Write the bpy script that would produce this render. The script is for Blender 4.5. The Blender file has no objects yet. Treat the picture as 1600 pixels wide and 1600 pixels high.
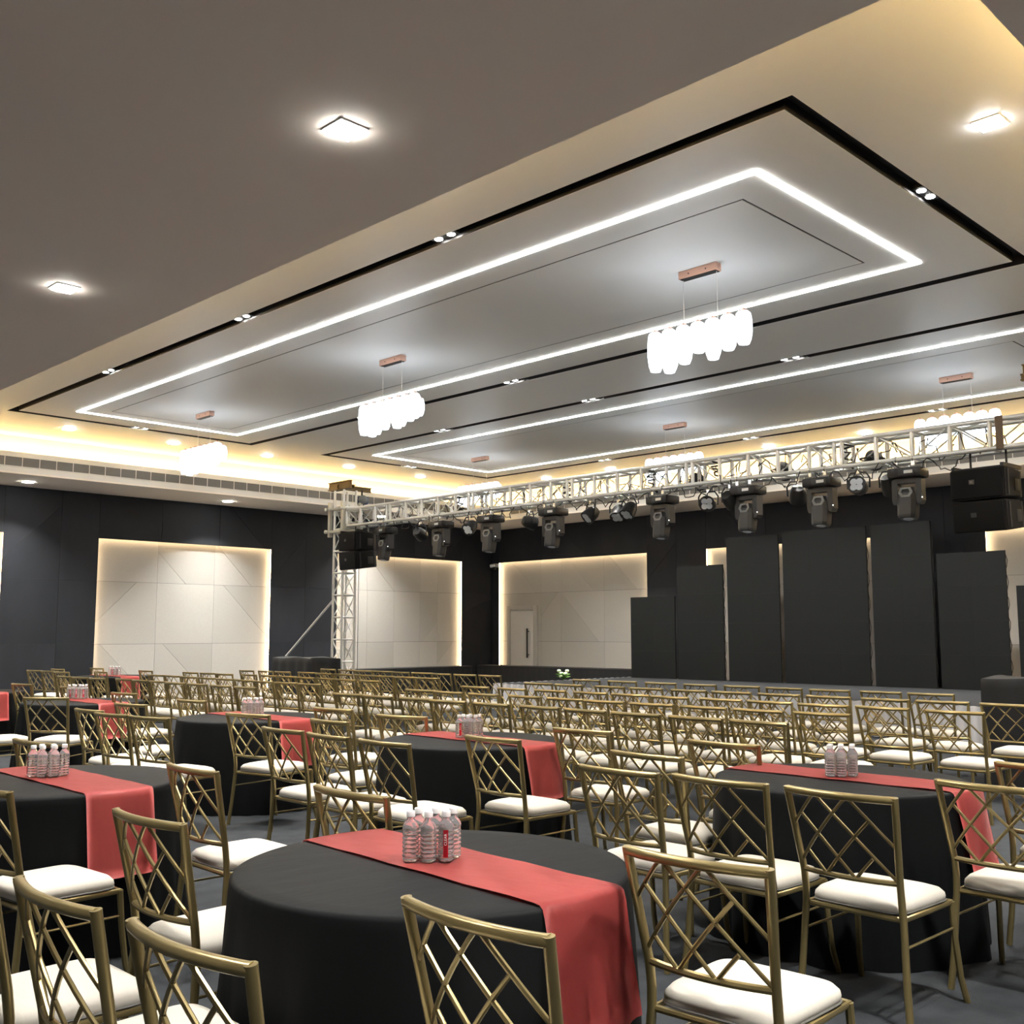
import bpy, bmesh, math, random
from mathutils import Vector, Matrix, Quaternion

random.seed(7)
S = bpy.context.scene
COL = S.collection
PI = math.pi
R = math.radians

# ------------------------------------------------------------------ camera, world, exposure
F_PX, YAW, PITCH, ROLL = 1642.5, R(44.94), R(6.565), R(-0.038)
fw = Vector((math.cos(YAW)*math.cos(PITCH), math.sin(YAW)*math.cos(PITCH), math.sin(PITCH)))
rt0 = Vector((math.sin(YAW), -math.cos(YAW), 0)); up0 = rt0.cross(fw)
rt = math.cos(ROLL)*rt0 + math.sin(ROLL)*up0; up = -math.sin(ROLL)*rt0 + math.cos(ROLL)*up0
cam = bpy.data.cameras.new('camera'); camo = bpy.data.objects.new('camera', cam); COL.objects.link(camo)
M = Matrix((rt, up, -fw)).transposed().to_4x4(); M.translation = Vector((0, 0, 1.5)); camo.matrix_world = M
cam.sensor_width = 36; cam.lens = 36*F_PX/1600; cam.clip_start = .05; cam.clip_end = 200
S.camera = camo
W = bpy.data.worlds.new('world'); S.world = W; W.use_nodes = True
W.node_tree.nodes['Background'].inputs[0].default_value = (0, 0, 0, 1)
S.view_settings.view_transform = 'Standard'; S.view_settings.look = 'None'
S.view_settings.gamma = 1; S.view_settings.exposure = 1.1
S.cycles.use_denoising = True
S.cycles.max_bounces = 6; S.cycles.diffuse_bounces = 4; S.cycles.glossy_bounces = 2
S.cycles.transmission_bounces = 5; S.cycles.use_adaptive_sampling = True; S.cycles.adaptive_threshold = .03; S.cycles.caustics_reflective = False; S.cycles.caustics_refractive = False; S.cycles.sample_clamp_indirect = 6
S.cycles.use_light_tree = False
# light strengths (emission of real lamps)
E_CHAND, E_DOWN, E_STRIP, E_COVE, E_NICHE, E_SPOT = 2.4, 40.0, 12.0, 39.0, 11.0, 90.0
P_DOWN, P_TRACK = 37.0, 14.0       # watts of the downlights and of the twin groove spots

# ------------------------------------------------------------------ materials
MATS = {}
def nodemat(name):
    m = bpy.data.materials.new(name); m.use_nodes = True
    return m, m.node_tree.nodes, m.node_tree.links, m.node_tree.nodes['Principled BSDF']
def mat(name, col, rough=.5, metal=0, noise=None, bump=None, spec=.5, trans=0, ior=1.45, sheen=0, alpha=1):
    """noise=(scale, amount[, stretch]); bump=(scale, strength[, stretch])"""
    m, n, l, b = nodemat(name)
    b.inputs['Base Color'].default_value = (*col, 1)
    b.inputs['Roughness'].default_value = rough; b.inputs['Metallic'].default_value = metal
    b.inputs['Specular IOR Level'].default_value = spec
    if trans: b.inputs['Transmission Weight'].default_value = trans; b.inputs['IOR'].default_value = ior
    if sheen: b.inputs['Sheen Weight'].default_value = sheen
    tc = n.new('ShaderNodeTexCoord')
    def tex(sc, st, det=4):
        mp = n.new('ShaderNodeMapping'); mp.inputs['Scale'].default_value = st
        l.new(tc.outputs['Object'], mp.inputs[0])
        t = n.new('ShaderNodeTexNoise'); t.inputs['Scale'].default_value = sc; t.inputs['Detail'].default_value = det
        l.new(mp.outputs[0], t.inputs['Vector']); return t
    if noise:
        t = tex(noise[0], noise[2] if len(noise) > 2 else (1, 1, 1))
        mx = n.new('ShaderNodeMix'); mx.data_type = 'RGBA'
        k = noise[1]
        mx.inputs[6].default_value = (*[c*(1-k) for c in col], 1); mx.inputs[7].default_value = (*[min(1, c*(1+k)) for c in col], 1)
        l.new(t.outputs['Fac'], mx.inputs[0]); l.new(mx.outputs[2], b.inputs['Base Color'])
    if bump:
        t = tex(bump[0], bump[2] if len(bump) > 2 else (1, 1, 1))
        bp_ = n.new('ShaderNodeBump'); bp_.inputs['Strength'].default_value = bump[1]; bp_.inputs['Distance'].default_value = .01
        l.new(t.outputs['Fac'], bp_.inputs['Height']); l.new(bp_.outputs[0], b.inputs['Normal'])
    MATS[name] = m; return m
def emit(name, col, st):
    m, n, l, b = nodemat(name)
    b.inputs['Base Color'].default_value = (*[min(.8, c) for c in col], 1)
    b.inputs['Emission Color'].default_value = (*col, 1); b.inputs['Emission Strength'].default_value = st
    MATS[name] = m; return m

mat('carpet', (.031, .034, .038), .95, noise=(9, .45), bump=(260, .5), spec=.15)
mat('ceiling_paint', (.82, .83, .83), .45, bump=(1.6, .10, (1, .18, 1)), spec=.3)
mat('soffit_paint', (.89, .83, .76), .7, spec=.25)
mat('white_paint', (.78, .77, .74), .6, spec=.3)
mat('groove_black', (.012, .012, .013), .5)
mat('dark_wall', (.020, .022, .027), .6, noise=(1.3, .45, (1, 1, .6)), bump=(30, .06), spec=.2)
mat('dark_wall_b', (.023, .025, .031), .6, noise=(1.7, .4, (1, 1, .5)), bump=(30, .06), spec=.2)
mat('grey_wall', (.24, .23, .22), .6, noise=(2, .1), spec=.3)
mat('niche_stone', (.42, .405, .375), .6, noise=(26, .05), bump=(60, .05), spec=.3)
mat('niche_stone_b', (.395, .38, .35), .6, noise=(30, .05), bump=(60, .05), spec=.3)
mat('niche_stone_c', (.44, .425, .395), .6, noise=(22, .05), bump=(60, .05), spec=.3)
mat('grille_dark', (.16, .155, .15), .6)
mat('gold', (.30, .235, .105), .30, .72, noise=(14, .12), spec=.5)
mat('cushion', (.46, .43, .375), .62, noise=(5, .05, (3, .6, 1)), bump=(14, .10, (4, 1, 1)), spec=.3)
mat('piping', (.10, .095, .085), .6)
mat('black_cloth', (.0052, .0058, .0064), .62, bump=(5, .22, (1, 2.5, 1)), spec=.10)
mat('red_runner', (.53, .088, .082), .48, noise=(7, .08), bump=(9, .18, (2, 1, 1)), spec=.35, sheen=.9)
MATS['red_runner'].node_tree.nodes['Principled BSDF'].inputs['Sheen Roughness'].default_value = .28
MATS['red_runner'].node_tree.nodes['Principled BSDF'].inputs['Sheen Tint'].default_value = (1, .55, .52, 1)
mat('clear_plastic', (.99, .96, .97), .09, trans=.84, ior=1.22, spec=.6)
mat('white_cap', (.85, .84, .84), .4)
mat('label_red', (.52, .012, .03), .4)
mat('white_print', (.9, .9, .9), .5)
mat('aluminium', (.78, .77, .74), .36, .55, noise=(20, .08), spec=.5)
mat('steel_plate', (.60, .58, .50), .42, .5, noise=(9, .15))
mat('brass_paint', (.13, .08, .022), .45, .35, noise=(6, .25))
mat('kraft_board', (.15, .105, .07), .75)
mat('black_plastic', (.009, .009, .010), .42, spec=.4)
mat('dark_grey_plastic', (.017, .018, .021), .45, spec=.5)
mat('mid_grey_plastic', (.16, .165, .17), .45)
mat('chrome', (.75, .75, .76), .22, .95)
mat('lens_clear', (.62, .66, .72), .12, .3)
mat('rubber_cable', (.012, .012, .012), .55)
mat('speaker_black', (.007, .007, .0075), .6, bump=(160, .15), spec=.2)
mat('speaker_grille', (.006, .006, .0065), .75, bump=(420, .35), spec=.15)
mat('speaker_badge', (.035, .035, .036), .4)
mat('hoist_blue', (.05, .07, .13), .4, .3)
mat('led_face', (.0095, .0102, .0102), .65, noise=(2, .12), spec=.15)
mat('stage_carpet', (.022, .0235, .026), .95, noise=(6, .25), bump=(120, .3), spec=.15)
mat('skirt_white', (.80, .79, .82), .7, bump=(25, .1, (1, 1, .2)), spec=.25)
mat('drape_black', (.012, .012, .013), .75, bump=(7, .3), spec=.3, sheen=.05)
mat('door_white', (.64, .62, .59), .5, noise=(14, .03))
mat('rose_gold', (.62, .41, .35), .4, .5)
mat('leaf_green', (.16, .34, .07), .5)
mat('petal_white', (.80, .82, .68), .6)
mat('wire', (.80, .80, .80), .4, .4)
mat('camera_white', (.8, .8, .8), .4)
emit('chandelier_glass', (.86, .93, 1.0), E_CHAND)
emit('downlight_diffuser', (1.0, .97, .90), E_DOWN)
emit('downlight_diffuser_low', (1.0, .97, .90), E_DOWN)
emit('strip_white', (1.0, .97, .90), E_STRIP)
emit('cove_warm', (1.0, .66, .25), E_COVE)
emit('niche_warm', (1.0, .72, .42), E_NICHE)
emit('track_lamp', (1.0, .97, .92), E_SPOT)
emit('indicator', (1, 1, 1), 3)
for k in ('indicator', 'track_lamp'): MATS[k].cycles.emission_sampling = 'NONE'
for k in ('chandelier_glass', 'cove_warm', 'niche_warm', 'strip_white', 'downlight_diffuser'): MATS[k].cycles.emission_sampling = 'FRONT'

# ------------------------------------------------------------------ mesh helpers
def fin(bm, name, m, smooth=False):
    me = bpy.data.meshes.new(name); bmesh.ops.recalc_face_normals(bm, faces=bm.faces[:]); bm.to_mesh(me); bm.free()
    if m: me.materials.append(MATS[m])
    if smooth:
        me.polygons.foreach_set('use_smooth', [True]*len(me.polygons))
        try: me.set_sharp_from_angle(angle=R(40))
        except Exception: pass
    return me
def box(bm, x0, x1, y0, y1, z0, z1):
    v = [bm.verts.new(p) for p in ((x0,y0,z0),(x1,y0,z0),(x1,y1,z0),(x0,y1,z0),(x0,y0,z1),(x1,y0,z1),(x1,y1,z1),(x0,y1,z1))]
    for f in ((0,3,2,1),(4,5,6,7),(0,1,5,4),(1,2,6,5),(2,3,7,6),(3,0,4,7)): bm.faces.new([v[i] for i in f])
    return v
def boxm(name, m, *b, bev=0):
    bm = bmesh.new()
    for q in (b if isinstance(b[0], (tuple, list)) else [b]): box(bm, *q)
    if bev: bmesh.ops.bevel(bm, geom=bm.edges[:], offset=bev, segments=2, affect='EDGES', profile=.6)
    return fin(bm, name, m, bool(bev))
def sweep(bm, pts, r, seg=8, closed=False, cap=True):
    pts = [Vector(p) for p in pts]; n = len(pts); rings = []; prev = None
    for i, p in enumerate(pts):
        a = pts[(i-1) % n] if (closed or i > 0) else p; b = pts[(i+1) % n] if (closed or i < n-1) else p
        t = (b-a).normalized()
        if prev is None:
            ref = Vector((0, 0, 1)) if abs(t.z) < .9 else Vector((1, 0, 0)); u = t.cross(ref).normalized()
        else:
            u = (prev - t*prev.dot(t)).normalized()
        prev = u; w = t.cross(u); rr = r[i] if isinstance(r, (list, tuple)) else r
        rings.append([bm.verts.new(p + rr*(math.cos(2*PI*k/seg)*u + math.sin(2*PI*k/seg)*w)) for k in range(seg)])
    for i in range(n if closed else n-1):
        A, B = rings[i], rings[(i+1) % n]
        for k in range(seg): bm.faces.new((A[k], A[(k+1) % seg], B[(k+1) % seg], B[k]))
    if cap and not closed:
        bm.faces.new(rings[0][::-1]); bm.faces.new(rings[-1])
def tubem(name, m, pts, r, seg=8, closed=False):
    bm = bmesh.new(); sweep(bm, pts, r, seg, closed); return fin(bm, name, m, True)
def lathe(bm, prof, seg=16, off=(0, 0, 0), cap=True):
    o = Vector(off); rings = []
    for r, z in prof:
        if r < 1e-6: rings.append([bm.verts.new(o+Vector((0, 0, z)))])
        else: rings.append([bm.verts.new(o+Vector((r*math.cos(2*PI*k/seg), r*math.sin(2*PI*k/seg), z))) for k in range(seg)])
    for A, B in zip(rings, rings[1:]):
        for k in range(seg):
            k2 = (k+1) % seg
            if len(A) == 1 and len(B) == 1: continue
            if len(A) == 1: bm.faces.new((A[0], B[k2], B[k]))
            elif len(B) == 1: bm.faces.new((A[k], A[k2], B[0]))
            else: bm.faces.new((A[k], A[k2], B[k2], B[k]))
    if cap:
        if len(rings[0]) > 1: bm.faces.new(rings[0][::-1])
        if len(rings[-1]) > 1: bm.faces.new(rings[-1])
def lathem(name, m, prof, seg=16, cap=True):
    bm = bmesh.new(); lathe(bm, prof, seg, cap=cap); return fin(bm, name, m, True)
def ob(name, me, parent=None, loc=(0, 0, 0), rz=0, rot=None, scale=None):
    o = bpy.data.objects.new(name, me); COL.objects.link(o); o.location = loc
    if rot is not None:
        if isinstance(rot, Quaternion): o.rotation_mode = 'QUATERNION'; o.rotation_quaternion = rot
        else: o.rotation_euler = rot
    elif rz: o.rotation_euler = (0, 0, rz)
    if scale: o.scale = scale
    if parent: o.parent = parent
    return o
def tag(o, label, cat, group=None):
    o['label'] = label; o['category'] = cat
    if group: o['group'] = group
    return o
def thing(name, label, cat, loc=(0, 0, 0), rz=0, group=None, rot=None):
    return tag(ob(name, None, None, loc, rz, rot), label, cat, group)
def struct(o): o['kind'] = 'structure'; return o
UCYL = {}
def bar(name, m, parent, p, q, r, seg=8):
    if (m, seg) not in UCYL:
        bm = bmesh.new(); lathe(bm, [(1, 0), (1, 1)], seg); UCYL[(m, seg)] = fin(bm, 'bar_'+m, m, True)
    p, q = Vector(p), Vector(q); d = q-p
    return ob(name, UCYL[(m, seg)], parent, p, rot=d.to_track_quat('Z', 'Y'), scale=(r, r, d.length))
ORD = ['first', 'second', 'third', 'fourth', 'fifth', 'sixth', 'seventh', 'eighth', 'ninth', 'tenth', 'eleventh', 'twelfth']

# ------------------------------------------------------------------ the hall
XN, XF, YN, YF = -1.6, 20.05, -1.3, 20.8          # wall planes
ZS, ZT = 4.30, 5.03                                # soffit and tray ceiling heights
TX0, TX1, TY0, TY1 = 4.27, 18.40, 1.625, 19.15     # tray opening
struct(ob('floor', boxm('floor', 'carpet', (XN-.3, XF+.5, YN-.3, YF+.5, -.1, 0))))

# ceiling: structure with parts
ceil = struct(ob('ceiling', boxm('ceiling', 'white_paint', (XN-.3, XF+.5, YN-.3, YF+.5, ZT+.32, ZT+.42))))
CV = .34
def ring(bm, a, b, z0, z1):
    (x0, x1, y0, y1), (u0, u1, v0, v1) = a, b
    for q in ((x0, x1, y0, v0), (x0, x1, v1, y1), (x0, u0, v0, v1), (u1, x1, v0, v1)):
        if q[1]-q[0] > 1e-5 and q[3]-q[2] > 1e-5: box(bm, q[0], q[1], q[2], q[3], z0, z1)
def ringm(name, m, a, b, z0, z1):
    bm = bmesh.new(); ring(bm, a, b, z0, z1); return fin(bm, name, m)
def inset(a, d): return (a[0]+d, a[1]-d, a[2]+d, a[3]-d)
ROOM = (XN, XF, YN, YF); TRAY = (TX0, TX1, TY0, TY1)
ob('soffit', ringm('soffit', 'soffit_paint', ROOM, TRAY, ZS, ZS+.03), ceil)
ob('fascia', ringm('fascia', 'white_paint', inset(TRAY, -.03), TRAY, ZS+.03, ZS+.39), ceil)
ob('cove_shelf', ringm('cove_shelf', 'white_paint', inset(TRAY, -CV), inset(TRAY, -.03), ZS+.335, ZS+.355), ceil)
ob('cove_back', ringm('cove_back', 'white_paint', inset(TRAY, -CV-.04), inset(TRAY, -CV), ZS+.03, ZT+.1), ceil)
ob('cove_light_strip', ringm('cove_light_strip', 'cove_warm', inset(TRAY, -.22), inset(TRAY, -.19), ZS+.362, ZS+.376), ceil)
P1 = dict(o=(5.97, 10.41, 3.34, 17.34), l=(6.78, 9.68, 4.11, 16.62), t=(7.18, 9.31, 4.49, 16.24))
P2 = dict(o=(11.95, 16.57, 3.34, 17.34), l=(12.71, 15.91, 4.11, 16.62), t=(13.15, 15.69, 4.49, 16.24))
bm = bmesh.new(); full = inset(TRAY, -CV)
box(bm, full[0], P1['o'][0], full[2], full[3], ZT, ZT+.1); box(bm, P1['o'][1], P2['o'][0], full[2], full[3], ZT, ZT+.1)
box(bm, P2['o'][1], full[1], full[2], full[3], ZT, ZT+.1)
for P in (P1, P2):
    box(bm, P['o'][0], P['o'][1], full[2], P['o'][2], ZT, ZT+.1); box(bm, P['o'][0], P['o'][1], P['o'][3], full[3], ZT, ZT+.1)
ob('tray_border', fin(bm, 'tray_border', 'ceiling_paint'), ceil)
GW = .14
for P in (P1, P2):
    o_, l_, t_ = P['o'], P['l'], P['t']
    bm = bmesh.new(); ring(bm, o_, inset(o_, GW), ZT+.09, ZT+.1); ring(bm, o_, inset(o_, .006), ZT+.002, ZT+.09); ring(bm, inset(o_, GW-.006), inset(o_, GW), ZT+.002, ZT+.09)
    ob('shadow_groove', fin(bm, 'shadow_groove', 'groove_black'), ceil)
    ob('panel_border', ringm('panel_border', 'ceiling_paint', inset(o_, GW), l_, ZT, ZT+.1), ceil)
    ob('light_strip', ringm('light_strip', 'strip_white', l_, inset(l_, .05), ZT-.010, ZT+.03), ceil)
    ob('panel_border', ringm('panel_border', 'ceiling_paint', inset(l_, .05), t_, ZT, ZT+.1), ceil)
    bm = bmesh.new(); ring(bm, t_, inset(t_, .022), ZT+.004, ZT+.06)
    ob('shadow_groove', fin(bm, 'thin_groove', 'groove_black'), ceil)
    t2 = inset(t_, .022); ob('panel_field', boxm('panel_field', 'ceiling_paint', (*t2, ZT, ZT+.1)), ceil)

# air grilles in the fascia (left wall side and stage wall side)
def grille(name, n, cell, place, label):
    g = thing(name, label, 'air grille')
    z0, z1 = ZS+.135, ZS+.295
    def put(nm, a0, a1, d0, d1, zz0, zz1, m, cache={}):
        return ob(nm, boxm(nm, m, place(a0, a1, d0, d1)+(zz0, zz1)), g)
    put('backing', 0, n*cell, -.004, -.001, z0, z1, 'grille_dark')
    put('frame', 0, n*cell, -.012, 0, z1, z1+.014, 'white_paint'); put('frame', 0, n*cell, -.012, 0, z0-.014, z0, 'white_paint')
    for k in range(7):
        zz = z0+.012+k*(z1-z0-.02)/7
        put('louvre', 0, n*cell, -.011, -.003, zz, zz+.007, 'mid_grey_plastic')
    dv = boxm('divider', 'white_paint', place(-.006, .006, -.013, -.001)+(z0, z1))
    for k in range(n+1):
        o = ob('divider', dv, g); s = place(k*cell, k*cell, 0, 0); b = place(0, 0, 0, 0); o.location = (s[0]-b[0], s[2]-b[2], 0)
grille('air_grille', 42, .30, lambda a0, a1, d0, d1: (5.1+a0, 5.1+a1, TY1+d0, TY1+d1), 'long air grille in the ceiling fascia above the dark left wall')
grille('air_grille', 54, .30, lambda a0, a1, d0, d1: (TX1+d0, TX1+d1, 2.2+a0, 2.2+a1), 'long air grille in the ceiling fascia above the stage wall')

# walls with lit niches -------------------------------------------------
def clip(poly, a, b, c, sign):
    out = []
    for i in range(len(poly)):
        p, q = poly[i], poly[(i+1) % len(poly)]
        dp, dq = sign*(a*p[0]+b*p[1]-c), sign*(a*q[0]+b*q[1]-c)
        if dp >= 0: out.append(p)
        if dp*dq < 0:
            t = dp/(dp-dq); out.append((p[0]+t*(q[0]-p[0]), p[1]+t*(q[1]-p[1])))
    return out
def area(p): return abs(sum(p[i][0]*p[(i+1) % len(p)][1]-p[(i+1) % len(p)][0]*p[i][1] for i in range(len(p))))/2
def shrink(p, d):
    cx = sum(q[0] for q in p)/len(p); cy = sum(q[1] for q in p)/len(p); out = p
    for i in range(len(p)):
        u, v = p[i], p[(i+1) % len(p)]; ex, ey = v[0]-u[0], v[1]-u[1]; L = math.hypot(ex, ey)
        if L < 1e-6: continue
        a, b = -ey/L, ex/L; c = a*u[0]+b*u[1]; s = 1 if a*cx+b*cy > c else -1
        out = clip(out, a, b, c+s*d, s)
        if len(out) < 3: return []
    return out
def slab(poly, to3, t0, t1, m, name):
    bm = bmesh.new(); A = [bm.verts.new(to3(u, v, t0)) for u, v in poly]; B = [bm.verts.new(to3(u, v, t1)) for u, v in poly]
    bm.faces.new(A); bm.faces.new(B[::-1])
    for i in range(len(poly)): j = (i+1) % len(poly); bm.faces.new((A[i], B[i], B[j], A[j]))
    return fin(bm, name, m)
def split(polys, a, b, c, pick=None):
    out = []
    for p in polys:
        if pick and not pick(p): out.append(p); continue
        for s in (1, -1):
            q = clip(p, a, b, c, s)
            if len(q) >= 3 and area(q) > .02: out.append(q)
    return out
def cell_polys(u0, u1, v0, v1, us, vs, diags):
    polys = [[(u0, v0), (u1, v0), (u1, v1), (u0, v1)]]
    for u in us: polys = split(polys, 1, 0, u)
    for v in vs: polys = split(polys, 0, 1, v)
    for (pu, pv, sl) in diags:        # only the cell that holds the point is cut
        def inside(p, pu=pu, pv=pv): 
            return min(q[0] for q in p) <= pu <= max(q[0] for q in p) and min(q[1] for q in p) <= pv <= max(q[1] for q in p)
        polys = split(polys, -sl, 1, pv-sl*pu, inside)
    return polys
ZN = 3.40
def make_wall(name, to3, u0, u1, niches, seams, dark_diags, niche_cuts):
    # to3(u, v, d): u along the wall, v up, d depth (d > 0 goes into the wall)
    D = .13
    bmw = bmesh.new()
    def bx(ua, ub, va, vb, da, db):
        p = to3(ua, va, da); q = to3(ub, vb, db)
        box(bmw, min(p[0], q[0]), max(p[0], q[0]), min(p[1], q[1]), max(p[1], q[1]), min(p[2], q[2]), max(p[2], q[2]))
    LIP = .03
    edges = [u0]+[e for n in niches for e in n]+[u1]
    for a, b in zip(edges[::2], edges[1::2]): bx(a+(0 if a == u0 else LIP*1.8), b-(0 if b == u1 else LIP*1.8), 0, ZS, .014, .3)
    for a, b in niches:
        bx(a-LIP*1.8, a-.004, 0, ZN, .014, .024); bx(b+.004, b+LIP*1.8, 0, ZN, .014, .024); bx(a-.05, b+.05, ZN+.004, ZN+.08, .014, .024)
        bx(a-.1, b+.1, ZN+.08, ZS, .014, .3); bx(a-.1, b+.1, 0, ZS, D+.02, .3)
    wall = struct(ob(name, fin(bmw, name, 'dark_wall')))
    # dark cladding panels, each with its own edges
    polys = []
    for a, b in zip(edges[::2], edges[1::2]):
        polys += cell_polys(a, b, 0, ZS, [s for s in seams if a+.1 < s < b-.1], [1.30, 2.55], dark_diags)
    for a, b in niches: polys += cell_polys(a, b, ZN, ZS, [s for s in seams if a+.1 < s < b-.1], [], dark_diags)
    for i, p in enumerate(polys):
        q = shrink(p, .003)
        if len(q) >= 3: ob('wall_panel', slab(q, to3, 0, .014, 'dark_wall' if (i*7) % 3 else 'dark_wall_b', 'wall_panel'), wall)
    for (a, b), (cu, cd) in zip(niches, niche_cuts):
        polys = cell_polys(a-.055, b+.055, 0, ZN+.03, cu, [1.28, 2.55], cd)
        for i, p in enumerate(polys):
            q = shrink(p, .0025)
            if len(q) >= 3: ob('stone_panel', slab(q, to3, D, D+.02, ('niche_stone', 'niche_stone_b', 'niche_stone_c')[(i*5) % 3], 'stone_panel'), wall)
        for (ua, ub, va, vb, da, db) in ((a+.02, b-.02, ZN+.045, ZN+.06, .045, .075), (a-LIP*1.3, a-LIP*.7, .02, ZN, .05, .08), (b+LIP*.7, b+LIP*1.3, .02, ZN, .05, .08)):
            p = to3(ua, va, da); q = to3(ub, vb, db)
            ob('light_strip', boxm('niche_strip', 'niche_warm', (min(p[0], q[0]), max(p[0], q[0]), min(p[1], q[1]), max(p[1], q[1]), min(p[2], q[2]), max(p[2], q[2]))), wall)
    return wall
left3 = lambda u, v, d: (u, YF+d, v)
stage3 = lambda u, v, d: (XF+d, u, v)
make_wall('wall_left', left3, XN, XF, [(3.20, 7.22), (9.06, 13.07), (14.91, 18.95)],
          [-.4, .9, 2.1, 5.2, 8.30, 10.4, 11.75, 14.0, 15.9, 17.3],
          [(7.7, 3.4, 1.0), (13.5, 3.2, 1.0), (18.9, 4.0, 1.0), (12.3, 4.0, -1), (19.4, 2.2, .35)],
          [([4.5, 5.85], []), ([10.40, 11.72], [(9.5, 1.0, -1), (10.7, 2.9, -1), (10.7, 1.15, -1), (12.4, 2.1, -1), (12.1, 3.1, -1), (9.7, 2.3, 1)]),
           ([15.9, 16.75, 17.6, 18.2], [(16.4, 2.9, -1), (17.9, 1.5, 1), (15.4, 1.0, 1), (18.5, 1.0, 1)])])
make_wall('wall_stage', stage3, YN, YF, [(-.6, 3.4), (3.9, 7.54), (9.0, 13.76), (15.46, 20.52)],
          [2.0, 8.3, 10.6, 12.2, 14.6, 17.2, 18.9, 5.6], [(14.9, 3.3, -1), (17.9, 3.9, 1), (12.9, 3.9, 1), (8.2, 3.2, .8)],
          [([.9], []), ([5.2, 6.4], [(4.5, 2.9, 1)]), ([10.6, 12.2], [(11.0, 2.8, 1)]), ([16.9, 18.35, 19.05], [(16.2, 2.9, 1), (19.7, 3.0, 1), (17.4, 1.6, 1), (17.6, 2.9, 1), (18.7, 2.3, -1)])])
for nm, b in (('wall_back', (XN-.3, XN, YN-.3, YF+.3, 0, ZS)), ('wall_right', (XN, XF, YN-.3, YN, 0, ZS))):
    struct(ob(nm, boxm(nm, 'grey_wall', b)))

# door in the stage wall
dx = XF+.13
door = struct(ob('door_1', boxm('door_1', 'door_white', (dx-.035, dx-.008, 19.30, 20.16, .02, 2.10), bev=.004)))
for q in ((dx-.06, dx-.004, 20.16, 20.27, 0, 2.22), (dx-.06, dx-.004, 19.17, 19.30, 0, 2.22), (dx-.06, dx-.004, 19.30, 20.16, 2.10, 2.22)):
    ob('door_frame', boxm('door_frame', 'niche_stone_c', q, bev=.006), door)
hd = ob('door_handle', tubem('door_handle', 'black_plastic', [(dx-.11, 19.47, .85), (dx-.11, 19.47, 1.62)], .024, 10), door)
for z in (.93, 1.54): ob('handle_mount', tubem('handle_mount', 'black_plastic', [(dx-.11, 19.47, z), (dx-.035, 19.47, z)], .012, 8), hd)

# low black skirted platforms in front of the walls
def platform(loc, sx, sy, h, label):
    p = thing('low_platform', label, 'platform', loc)
    ob('deck', boxm('platform_deck', 'drape_black', (-sx/2, sx/2, -sy/2, sy/2, h-.05, h), bev=.008), p)
    bm = bmesh.new(); n = 60; pts = []
    per = [(-sx/2, -sy/2), (sx/2, -sy/2), (sx/2, sy/2), (-sx/2, sy/2)]
    ring_ = []
    for i in range(4):
        a, b = per[i], per[(i+1) % 4]; L = math.hypot(b[0]-a[0], b[1]-a[1]); m_ = max(4, int(L/.06))
        for k in range(m_):
            t = k/m_; nx, ny = (b[1]-a[1])/L, -(b[0]-a[0])/L; w = .006*math.sin(k*1.9)
            ring_.append((a[0]+t*(b[0]-a[0])+nx*w, a[1]+t*(b[1]-a[1])+ny*w))
    A = [bm.verts.new((x, y, .004)) for x, y in ring_]; B = [bm.verts.new((x*.998, y*.998, h-.045)) for x, y in ring_]
    for i in range(len(A)): j = (i+1) % len(A); bm.faces.new((A[i], A[j], B[j], B[i]))
    ob('skirt', fin(bm, 'platform_skirt', 'drape_black', True), p)
platform((16.95, 20.48, 0), 3.75, .5, .65, 'low black skirted platform against the lit panel of the left wall')
platform((19.62, 18.0, 0), .5, 5.3, .655, 'low black skirted platform below the white door wall beside the stage')

# ------------------------------------------------------------------ ceiling lamps
sqf = bmesh.new(); ring(sqf, (-.095, .095, -.095, .095), (-.078, .078, -.078, .078), -.002, .02)
SQF = fin(sqf, 'downlight_frame', 'white_paint')
SQD = boxm('downlight_diffuser', 'downlight_diffuser', (-.078, .078, -.078, .078), ) if False else boxm('downlight_diffuser', 'downlight_diffuser', (-.078, .078, -.078, .078, -.016, .015))
LIGHTS = {}
def lamp(name, parent, power, sx, sy, spread, loc, col):
    k = (power, sx, sy, spread)
    if k not in LIGHTS:
        l = bpy.data.lights.new(name, 'AREA'); l.shape = 'RECTANGLE'; l.size = sx; l.size_y = sy; l.energy = power; l.spread = R(spread); l.color = col; LIGHTS[k] = l
    return ob(name, LIGHTS[k], parent, loc)
def downlight(x, y, z, label, group):
    d = thing('square_downlight', label, 'ceiling light', (x, y, z-.006), group=group)
    ob('frame', SQF, d); ob('diffuser', SQD, d); lamp('lamp', d, P_DOWN, .15, .15, 102, (0, 0, -.02), (1, .97, .92))
SL = []
for k, y in enumerate((.78, 4.61, 8.44, 12.27, 16.1)):
    downlight(3.3, y, ZS, ('square downlight in the dark front soffit, ' + ('outside the view at right', 'larger and nearer of the two in view', 'farther one toward the left edge', 'beyond the left edge', 'far end')[k]), 'downlights in the front soffit')
    downlight(.6, y, ZS, 'square downlight in the dark soffit overhead, %s of its row from the right' % ORD[k], 'downlights in the overhead soffit')
for k, x in enumerate((3.2, 7.33, 11.46, 15.6)):
    downlight(x, 19.99, ZS, 'square downlight in the soffit over the left wall, %s from the left' % ORD[k], 'downlights along the left wall')
    downlight(x, .2, ZS, 'square downlight in the right-hand soffit, %s from the near end' % ORD[k], 'downlights along the right wall')
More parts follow.
